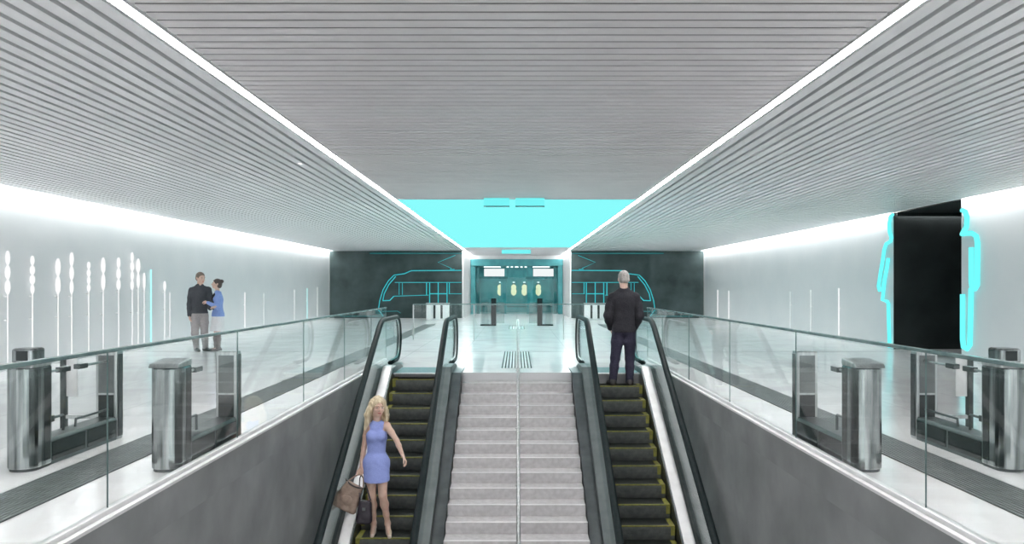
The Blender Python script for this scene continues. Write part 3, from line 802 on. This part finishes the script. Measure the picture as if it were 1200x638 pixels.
def body_prims(J, S, fem):
    """one continuous body from joint positions"""
    B = Blob(); H = (J['hipL'] + J['hipR']) / 2; N = J['neck']; TF = J['TF']
    r, f, u = TF
    if fem:
        pel, wai, che, up = (.150, .105, .115), (.108, .080, .125), (.128, .095, .14), .043
    else:
        pel, wai, che, up = (.155, .108, .115), (.138, .095, .14), (.168, .115, .165), .050
    B.ell(H + u * .025 * S, np.array(pel) * S, TF, .05)
    B.ell(lerp(H, N, .38), np.array(wai) * S, TF, .06)
    B.ell(lerp(H, N, .68), np.array(che) * S, TF, .06)
    if fem:
        for q in (-1, 1): B.ell(lerp(H, N, .70) + r * q * .06 * S + f * .075 * S, np.array((.055, .05, .055)) * S, TF, .03)
    sh = .046 if fem else .058
    B.cone(J['shL'], J['shR'], sh * S, sh * S, .05)
    B.cone(N - u * .05 * S, J['head'] - J['HF'][2] * .05 * S - J['HF'][1] * .012 * S, (.052 if fem else .064) * S, (.046 if fem else .056) * S, .035)
    for q in 'LR':
        sl, el, wr = J['sh' + q], J['el' + q], J['wr' + q]
        a = .040 if fem else .052
        B.chain([sl, lerp(sl, el, .45), el, lerp(el, wr, .3), wr], np.array([a * 1.12, a, a * .78, a * .82, a * .55]) * S, .02)
        hp, kn, an = J['hip' + q], J['kn' + q], J['an' + q]
        g = .082 if fem else .084
        back = -J.get('cf' + q, f) * .012 * S
        B.chain([hp, lerp(hp, kn, .35), kn, lerp(kn, an, .33) + back, lerp(kn, an, .7), an], np.array([g, g * .95, g * .60, g * .63, g * .44, g * .42]) * S, .03)
        B.cone(an + np.array((0, 0, -.01 * S)), J['toe' + q], .034 * S, .024 * S, .03)
        B.cone(an + np.array((0, 0, -.025 * S)), J['heel' + q], .034 * S, .028 * S, .02)
        h = J['hand' + q]
        J['grip' + q] = add_hand(B, wr, h[0], h[1], S * (.92 if fem else 1.0), h[2], h[3])
    J['hs'] = J.get('hs', 1.0) * S
    P, L = head_prims(B, J['head'], J['HF'], J['hs'], fem)
    J['L'] = L
    return B, P

skin_m = pbr('skin', (.60, .40, .32), (.66, .46, .37), rough=.5, scale=20)
skin_m.node_tree.nodes['Principled BSDF'].inputs['Subsurface Weight'].default_value = .08
lip_m = pbr('lips', (.50, .20, .18), rough=.4)
eyew_m = pbr('eye_white', (.75, .73, .70), rough=.25)
iris_m = pbr('iris', (.05, .06, .07), rough=.2)
def hairmat(n, a, c): return pbr(n, a, c, rough=.45, scale=30, stretch=(1, 1, .12), detail=6)
blond_m = hairmat('blond_hair', (.46, .36, .22), (.74, .63, .45))
grey_hair_m = hairmat('grey_hair', (.20, .18, .17), (.38, .35, .33))
brown_hair_m = hairmat('brown_hair', (.10, .075, .06), (.20, .15, .12))
dark_hair_m = hairmat('dark_hair', (.035, .025, .022), (.09, .065, .055))
def cloth(n, a, c=None, sc=60, bump=.2): return pbr(n, a, c, rough=.85, scale=sc, bump=bump, spec=.2)
blue_dress_m = cloth('periwinkle_jersey', (.29, .35, .71), (.32, .39, .76))
jacket_m = cloth('dark_jacket_cloth', (.022, .022, .027), (.036, .035, .042))
navy_m = cloth('navy_trousers', (.026, .026, .045), (.045, .042, .07))
charcoal_m = cloth('charcoal_jacket', (.045, .05, .06), (.075, .08, .09))
greyt_m = cloth('grey_trousers', (.30, .28, .28), (.38, .36, .36))
denim_m = cloth('pale_blue_jacket', (.20, .30, .62), (.30, .42, .76))
white_cloth_m = cloth('off_white_skirt', (.70, .70, .71), (.78, .78, .79))
black_cloth_m = cloth('black_top', (.02, .02, .025))
legging_m = cloth('brown_grey_boots', (.16, .13, .13), (.24, .2, .2))
leather_m = pbr('dark_shoe_leather', (.03, .027, .026), (.05, .045, .042), rough=.4, scale=20)
nude_m = pbr('nude_shoe_leather', (.62, .50, .43), (.70, .58, .50), rough=.4, scale=20)
bagbrown_m = pbr('tan_bag_leather', (.26, .185, .145), (.36, .27, .215), rough=.6, scale=14, bump=.25)
bagblack_m = pbr('black_bag_leather', (.025, .02, .028), (.045, .038, .05), rough=.5, scale=14, bump=.25)
FACE = [skin_m, lip_m, eyew_m, iris_m]

def mk(D):
    return lambda px, py, dy=0.: np.array((WX(px, D), D + dy, WZ(py, D)))

def trousers(J, S, m, t, hem, top, infl=.016):
    B = Blob(); H = (J['hipL'] + J['hipR']) / 2; TF = J['TF']
    B.ell(H + TF[2] * .03 * S, np.array((.168, .122, .12)) * S, TF, .05)
    g = .084
    for q in 'LR':
        hp, kn, an = J['hip' + q], J['kn' + q], J['an' + q]
        B.chain([hp, lerp(hp, kn, .4), kn, lerp(kn, an, .4), an - np.array((0, 0, .03))], np.array([g + infl, g + infl * .8, g * .72 + infl, g * .68 + infl, g * .55 + infl]) * S, .03)
    B.cut((0, 0, hem), (0, 0, -1)); B.cut((0, 0, top), (0, 0, 1))
    return B.build('trousers', m, t, .007, .0025)

def shoe(J, q, S, m, t, floor, name='shoe', sole=None):
    B = Blob()
    a, h, toe = J['an' + q], J['heel' + q], J['toe' + q]
    f = nrm((toe - h) * np.array((1, 1, 0)))
    B.cone(np.array((h[0], h[1], floor + .036 * S)), np.array((toe[0], toe[1], floor + .026 * S)), .042 * S, .040 * S, .02)
    B.cone(a - np.array((0, 0, .0)), a * .55 + h * .45, .050 * S, .046 * S, .03)
    B.cone(a * .7 + h * .3, lerp(h, toe, .6) + np.array((0, 0, .01)), .046 * S, .034 * S, .03)
    B.cut((0, 0, floor + .001), (0, 0, -1)).cut(a + np.array((0, 0, .045 * S)), (0, 0, 1))
    return B.build(name, m, t, .006)

def short_hair(J, S, m, t, low=-.02):
    S = J['hs']; B = Blob(); L = J['L']; HF = J['HF']
    B.ell(L(0, -.014, .037), np.array((.081, .101, .092)) * S, HF, .01)
    B.ell(L(0, -.045, -.015), np.array((.074, .065, .06)) * S, HF, .03)
    B.ell(L(0, .075, -.02), np.array((.085, .075, .085)) * S, HF, .012, sub=True)
    for sx in (-1, 1): B.ell(L(sx * .085, .0, -.035), np.array((.028, .030, .045)) * S, HF, .01, sub=True)
    B.cut(L(0, -.05, -.062), -HF[2])
    return B.build('hair', m, t, .005, .0022, wf=(90, 90, 60))

def jacket(J, S, m, t, hem, neckz, name='jacket', infl=.02, flare=.0, fem=False):
    B = Blob(); H = (J['hipL'] + J['hipR']) / 2; N = J['neck']; TF = J['TF']; r, f, u = TF
    if fem: pel, wai, che = (.150, .105, .13), (.120, .088, .15), (.132, .10, .15)
    else: pel, wai, che = (.160, .112, .15), (.150, .105, .16), (.175, .122, .17)
    e = np.array((infl, infl, infl))
    B.ell(H + u * .03 * S, (np.array(pel) + e + flare) * S, TF, .07)
    B.ell(lerp(H, N, .36), (np.array(wai) + e) * S, TF, .08)
    B.ell(lerp(H, N, .68), (np.array(che) + e) * S, TF, .06)
    if fem:
        for q in (-1, 1): B.ell(lerp(H, N, .70) + r * q * .06 * S + f * .075 * S, np.array((.06, .055, .06)) * S, TF, .03)
    sh = (.046 if fem else .056) + infl * .5
    B.cone(lerp(J['shL'], J['shR'], .12) - u * .012, lerp(J['shL'], J['shR'], .88) - u * .012, sh * S, sh * S, .05)
    for q in 'LR': B.cone(N - u * .015 * S, J['sh' + q] - u * .0 * S, .062 * S, .045 * S, .05)
    B.cone(N - u * .06 * S, N + u * .02 * S - f * .008, (.082 if not fem else .064) * S, (.072 if not fem else .058) * S, .03)
    B.cut((0, 0, hem), (0, 0, -1)); B.cut(N + u * .028 * S, u + f * -.40)
    B.ell(N + u * .07 * S + f * .075 * S, np.array((.035, .05, .07)) * S, TF, .015, sub=True)
    for q in 'LR':
        sl, el, wr = J['sh' + q], J['el' + q], J['wr' + q]; a = (.042 if fem else .054)
        B.chain([sl, lerp(sl, el, .5), el, lerp(el, wr, .4), lerp(el, wr, .97)], np.array([a * 1.05 + infl * .6, a + infl * .8, a * .86 + infl * .9, a * .80 + infl * .8, a * .60 + infl * .7]) * S, .03)
    return B.build(name, m, t, .007, .0024, wf=(20, 20, 17))

# --- woman in the blue dress on the escalator
D = 10.28; zs = zl(10.15); p = mk(D); S = 1.04
HF = frame((.93, .0, .05), (.34, -.94, .06)); TF = frame((1, -.05, 0), (.05, -1, 0))
HF = np.stack([-HF[0], HF[1], HF[2] * -1]) if HF[2][2] < 0 else HF
def mkframe(fwd, up=(0, 0, 1)):
    f = nrm(fwd); u = np.array(up, float); u = nrm(u - f * u.dot(f)); return np.stack([np.cross(f, u), f, u])
J = dict(hs=1.07, head=p(443.3, 477.0, -.03), neck=p(441.5, 495.5), HF=mkframe((.42, -.90, .02), (.10, 0, 1)), TF=mkframe((.08, -1, 0), (.02, .0, 1)),
         shL=p(430.8, 500.5, .0), shR=p(453.2, 499, .0), elL=p(425.8, 526, .03), elR=p(465.5, 516, -.04), wrL=p(423.8, 547.5, -.02), wrR=p(474.2, 532.5, -.14),
         hipL=p(434.2, 545, .0), hipR=p(447.8, 545, .0), knL=p(436.3, 582, -.02), knR=p(449.5, 579, -.07),
         anL=p(437, 614.5, .06), anR=p(454, 613.5, .02))
J['toeL'] = np.array((J['anL'][0] + .005, J['anL'][1] - .14, zs + .03)); J['heelL'] = np.array((J['anL'][0], J['anL'][1] + .035, zs + .085))
J['toeR'] = np.array((J['anR'][0] + .05, J['anR'][1] - .135, zs + .03)); J['heelR'] = np.array((J['anR'][0] - .005, J['anR'][1] + .035, zs + .085))
J['handL'] = (np.array((-.02, -.05, -1)), np.array((.25, -1, 0)), 1.15, 1)
J['handR'] = (np.array((.45, -.25, -.65)), np.array((-.5, -.2, -.5)), .55, -1)
base = (J['hipL'] + J['hipR']) / 2; 
t = thing('person', (base[0], base[1], zs), 'person with long blond hair in a short blue dress riding down the escalator', 'person')
B, P = body_prims(J, S, True)
B.build('body', FACE + [pbr('blond_brow', (.35, .25, .15))], t, .0048, paint=P)
gripW = J['gripL']
# dress
B = Blob(); H = base; N = J['neck']; TF = J['TF']; r, f, u = TF
B.ell(H + u * .025 * S, np.array((.164, .118, .12)) * S, TF, .05)
B.ell(lerp(H, N, .38), np.array((.120, .092, .13)) * S, TF, .06)
B.ell(lerp(H, N, .66), np.array((.137, .104, .14)) * S, TF, .06)
for q in (-1, 1): B.ell(lerp(H, N, .70) + r * q * .06 * S + f * .078 * S, np.array((.058, .050, .058)) * S, TF, .05)
B.cone(lerp(J['shL'], J['shR'], .26), lerp(J['shL'], J['shR'], .74), .058 * S, .058 * S, .03)
B.cone(N - u * .06, N + u * .012, .082 * S, .060 * S, .03)
hemc = p(442.3, 568, -.035); B.cone(H + np.array((0, 0, .02)), hemc, .168 * S, .162 * S, .04, sq=(f, .86))
B.cut(p(441, 563.5), (0.02, 0, -1)); B.cut(N + u * .03, u)
B.build('dress', blue_dress_m, t, .006, .0022)
# long wavy hair
B = Blob(); L = J['L']; HFw = J['HF']
B.ell(L(0, -.016, .038), np.array((.088, .108, .098)) * J['hs'], HFw, .02)
B.ell(L(0, -.06, -.03), np.array((.090, .072, .10)) * J['hs'], HFw, .04)
rnd = random.Random(3)
for i in range(13):
    a = math.pi * (.02 + .96 * i / 12) ; cx_, cy_ = math.cos(a), -math.sin(a)
    side = 1 if cx_ > 0 else -1
    pts = [L(cx_ * .07, cy_ * .07 - .01, .06), L(cx_ * .094, cy_ * .085 + .0, -.02), L(cx_ * (.115 + .01 * rnd.random()), cy_ * .10 - .01, -.10)]
    ln = (.17 + .10 * rnd.random()) * (1.15 if cx_ < 0 else .85)
    pts.append(pts[-1] + np.array((cx_ * .01 - .012, -cy_ * 0 + .004 * side, -ln * .55)))
    pts.append(pts[-1] + np.array((-cx_ * .02 + .016 * rnd.uniform(-1, 1), -.01, -ln * .45)))
    B.chain(pts, [.030, .034, .036, .031, .010], .018)
B.ell(L(.004, .105, -.05), np.array((.064, .085, .112)) * J['hs'], HFw, .014, sub=True)
B.build('hair', blond_m, t, .0055, .006, wf=(75, 75, 26))
for q in 'LR':
    B = Blob(); a, h, toe = J['an' + q], J['heel' + q], J['toe' + q]
    B.cone(h, lerp(h, toe, .55) + np.array((0, 0, -.012)), .034 * S, .034 * S, .02).cone(lerp(h, toe, .5) + np.array((0, 0, -.012)), np.array((toe[0], toe[1] - .015, zs + .020)), .036 * S, .026 * S, .02)
    B.cone(h + np.array((0, .012, -.01)), np.array((h[0], h[1] + .02, zs + .006)), .022, .008, .012)
    B.cut((0, 0, zs + .001), (0, 0, -1)); B.cut(lerp(h, toe, .35) + np.array((0, 0, .032)), nrm((0, -.35, 1)))
    B.build('shoe', nude_m, t, .005)
# bags in her hand
g = gripW
t = thing('handbag', (p(408, 600)[0], D - .05, WZ(602, D)), 'large tan leather handbag held by the woman in the blue dress', 'bag')
c = p(411, 579, -.10); R = mkframe((.0, -1, 0), (.50, 0, 1))
B = Blob(); ax_, ux = R[0], R[2]
for i in range(7):
    v = -1 + i / 3
    B.cone(c + ax_ * v * .115 - ux * .15, c + ax_ * v * .085 + ux * .15, .062, .036, .03)
B.cut(c + ux * .172, ux).cut(c - ux * .19, -ux)
B.build('bag_body', bagbrown_m, t, .006, .005, wf=(22, 22, 18))
def arch(a, b2, top, n=12):
    a, b2, top = map(np.array, (a, b2, top)); return [tuple(a * (1 - q) ** 2 + (2 * top - (a + b2) / 2) * 2 * q * (1 - q) + b2 * q * q) for q in [i / n for i in range(n + 1)]]
MB().tube(arch(c + ux * .16 - ax_ * .12, c + ux * .16 + ax_ * .10, g), .009, 8).build('handle', bagbrown_m, t, smooth=True)
MB().tube(arch(c + ux * .17 - ax_ * .15 - R[1] * .03, c + ux * .17 + ax_ * .14 - R[1] * .03, c + ux * .16 + R[1] * .06), .010, 8).build('top_seam', leather_m, t, smooth=True)
B = Blob(); B.ell(c - ux * .05 + R[1] * .052, (.085, .022, .07), R, .01); B.build('front_pocket', bagbrown_m, t, .005, .002)
cb = p(429.5, 597, -.13); Rb = mkframe((.1, -1, 0), (.06, 0, 1))
t = thing('handbag', (cb[0], cb[1], WZ(613, D)), 'small black bag held below the tan one, by the woman in the blue dress', 'bag')
B = Blob()
for i in range(5):
    v = -1 + i / 2
    B.cone(cb + Rb[0] * v * .062 - Rb[2] * .12, cb + Rb[0] * v * .05 + Rb[2] * .12, .045, .036, .02)
B.cut(cb + Rb[2] * .15, Rb[2]).cut(cb - Rb[2] * .165, -Rb[2])
B.build('bag_body', bagblack_m, t, .006, .004, wf=(26, 26, 16))
for k in (-1, 1):
    MB().tube(arch(cb + Rb[2] * .145 - Rb[0] * .07 + Rb[1] * k * .03, cb + Rb[2] * .145 + Rb[0] * .07 + Rb[1] * k * .03, g + np.array((0, k * .006, -.01))), .007, 8).build('handle', bagblack_m, t, smooth=True)
MB().box(cb[0] - .02, cb[0] + .02, cb[1] - .056, cb[1] - .046, cb[2] + .03, cb[2] + .07).build('clasp', steel_m, t)

# --- man on the other escalator, seen from behind
D = 13.12; zs = zl(13.0); p = mk(D); S = 1.07
zs = -(Y0E - (10.333 + .3335 * 8)) * T30
J = dict(hs=1.10, head=p(730.8, 327.5, .0), neck=p(731, 338.5, .0), HF=mkframe((-.02, 1, -.12)), TF=mkframe((0, 1, 0)),
         shL=p(745, 348.5, 0), shR=p(717, 348.5, 0), elL=p(749.5, 370, -.01), elR=p(712.5, 370, -.01), wrL=p(745.5, 385, .15), wrR=p(716.5, 385, .15),
         hipL=p(737.5, 389, 0), hipR=p(724.5, 389, 0), knL=p(738.4, 420, .03), knR=p(721.2, 420, .03), anL=p(737.6, 445.5, -.02), anR=p(718, 445.5, -.02))
for q, sx in (('L', 1), ('R', -1)):
    a = J['an' + q]; J['toe' + q] = np.array((a[0] + sx * .05, a[1] + .17, zs + .03)); J['heel' + q] = np.array((a[0], a[1] - .045, zs + .035))
    J['hand' + q] = (np.array((-sx * .25, .45, -.85)), np.array((-sx * 1, .1, -.2)), .35, sx)
base = (J['hipL'] + J['hipR']) / 2
t = thing('person', (base[0], base[1], zs), 'person with grey hair in a dark jacket standing with back turned on the escalator', 'person')
B, P = body_prims(J, S, False)
B.build('body', FACE + [grey_hair_m], t, .0055, paint=P)
short_hair(J, S, grey_hair_m, t)
jacket(J, S, jacket_m, t, WZ(389.5, D), 0, infl=.026, flare=.008)
trousers(J, S, navy_m, t, WZ(449, D), WZ(384, D), .014)
for q in 'LR': shoe(J, q, S, leather_m, t, zs)

# --- the couple
D = 18.0; p = mk(D); zs = 0.0; S = 1.05
J = dict(hs=1.08, head=p(235.0, 326.2), neck=p(234, 335), HF=mkframe((.85, -.55, -.08)), TF=mkframe((.55, -.85, 0)),
         shR=p(226, 340.5, -.06), shL=p(242.2, 340, .10), elR=p(222.8, 356.5, .0), elL=p(246.5, 356, .02), wrR=p(224.6, 369.5, -.12), wrL=p(249.3, 361.5, -.16),
         hipR=p(230, 370, -.04), hipL=p(238, 370, .05), knR=p(229.9, 391, -.07), knL=p(239.2, 391, .02), anR=p(230.4, 408.2, -.0), anL=p(239.8, 408, .06))
for q in 'LR':
    a = J['an' + q]; d = nrm((.62, -.78, 0)) if q == 'R' else nrm((.85, -.5, 0))
    J['toe' + q] = np.array((a[0], a[1], 0)) + d * .17 + np.array((0, 0, .03)); J['heel' + q] = np.array((a[0], a[1], .035)) - d * .045
J['handR'] = (np.array((.12, -.3, -1)), np.array((.9, .2, 0)), .4, -1)
J['handL'] = (np.array((.55, -.25, .25)), np.array((.1, .6, -.6)), .4, 1)
base = (J['hipL'] + J['hipR']) / 2
t = thing('person', (base[0], base[1], 0), 'person in a charcoal jacket and grey trousers standing beside the pale wall', 'person')
B, P = body_prims(J, S, False); B.build('body', FACE + [brown_hair_m], t, .006, paint=P)
short_hair(J, S, brown_hair_m, t)
jacket(J, S, charcoal_m, t, WZ(367.5, D), 0, infl=.022)
trousers(J, S, greyt_m, t, .055, WZ(364, D), .014)
for q in 'LR': shoe(J, q, S, leather_m, t, 0.0)

D = 18.1; p = mk(D); S = .98
J = dict(head=p(254.0, 333), neck=p(255.3, 342.2), HF=mkframe((-.88, -.40, .10)), TF=mkframe((-.80, -.60, 0)),
         shR=p(253.0, 346.8, .13), shL=p(259.0, 346.8, -.11), elR=p(250.0, 359, .12), elL=p(259.0, 360.5, -.20), wrR=p(245.8, 356, .02), wrL=p(249.4, 354.5, -.30),
         hipR=p(253.3, 372, .07), hipL=p(257.7, 372, -.06), knR=p(252.4, 391.5, .04), knL=p(257.2, 391.5, -.08), anR=p(252.6, 408, .05), anL=p(256.4, 407.8, -.04))
for q in 'LR':
    a = J['an' + q]; d = nrm((-.85, -.5, 0))
    J['toe' + q] = np.array((a[0], a[1], 0)) + d * .15 + np.array((0, 0, .028)); J['heel' + q] = np.array((a[0], a[1], .035)) - d * .04
J['handR'] = (np.array((-.8, -.3, .35)), np.array((.1, .5, -.6)), .4, -1)
J['handL'] = (np.array((-.9, .1, .25)), np.array((.1, .5, -.6)), .4, 1)
base = (J['hipL'] + J['hipR']) / 2; TF = J['TF']; r, f, u = TF; N = J['neck']; H = base
t = thing('person', (base[0], base[1], 0), 'person in a blue jacket and white skirt reaching towards the one in charcoal', 'person')
B, P = body_prims(J, S, True); B.build('body', FACE + [dark_hair_m], t, .006, paint=P)
jacket(J, S, denim_m, t, WZ(371, D), 0, infl=.020, fem=True, flare=.020)
B = Blob(); B.ell(lerp(H, N, .66) + f * .035, np.array((.07, .115, .20)) * S, TF, .03); B.ell(lerp(H, N, .40) + f * .03, np.array((.065, .10, .15)) * S, TF, .03); B.build('top', black_cloth_m, t, .007)
B = Blob(); B.ell(H + u * .02, np.array((.160, .118, .12)) * S, TF, .05); B.cone(H, H * np.array((1, 1, 0)) + np.array((0, 0, WZ(391, D))) + f * .02, .166, .20, .05, sq=(f, .80)); B.cut((0, 0, WZ(388, D)), (0, 0, -1)).cut((0, 0, WZ(366, D)), (0, 0, 1)); B.build('skirt', white_cloth_m, t, .007, .004, wf=(60, 60, 8))
for q in 'LR':
    B = Blob(); kn, an, h, toe = J['kn' + q], J['an' + q], J['heel' + q], J['toe' + q]
    B.chain([kn, lerp(kn, an, .35), lerp(kn, an, .75), an, np.array((h[0], h[1], .04))], [.062, .064, .050, .048, .044], .03)
    B.cone((h[0], h[1], .036), (toe[0], toe[1], .028), .042, .036, .025).cut((0, 0, .001), (0, 0, -1)).cut((0, 0, WZ(391.5, D)), (0, 0, 1))
    B.build('boot', legging_m, t, .006, .0025)
B = Blob(); L = J['L']; HFw = J['HF']
B.ell(L(0, -.014, .038), np.array((.082, .102, .092)) * S, HFw, .01); B.ell(L(0, -.055, -.025), np.array((.076, .065, .085)) * S, HFw, .04)
B.ell(L(0, -.105, .075), np.array((.048, .046, .044)) * S, HFw, .015)
B.ell(L(0, .085, -.03), np.array((.08, .08, .088)) * S, HFw, .012, sub=True)
B.cut(L(0, -.06, -.095), -HFw[2])
B.build('hair', dark_hair_m, t, .005, .003, wf=(90, 90, 60))

# ------------------------------------------------------------------ world, camera, view
w = bpy.data.worlds.new('world'); SC.world = w; w.use_nodes = True
bg = w.node_tree.nodes['Background']; bg.inputs[0].default_value = (.94, .95, .96, 1); bg.inputs[1].default_value = 1.5
cam = bpy.data.cameras.new('camera'); co = bpy.data.objects.new('camera', cam); COL.objects.link(co)
co.location = (0, 0, CAMZ); co.rotation_euler = (math.pi / 2, 0, 0)
cam.sensor_width = 36; cam.lens = 36 * F_PX / 1200
cam.shift_x = -(CX - 600) / 1200; cam.shift_y = (CY - 319) / 1200
cam.clip_start = .05; cam.clip_end = 200
SC.camera = co
vs = SC.view_settings
vs.view_transform = 'Standard'; vs.look = 'None'; vs.exposure = 0.3; vs.gamma = 1.0; vs.use_curve_mapping = False
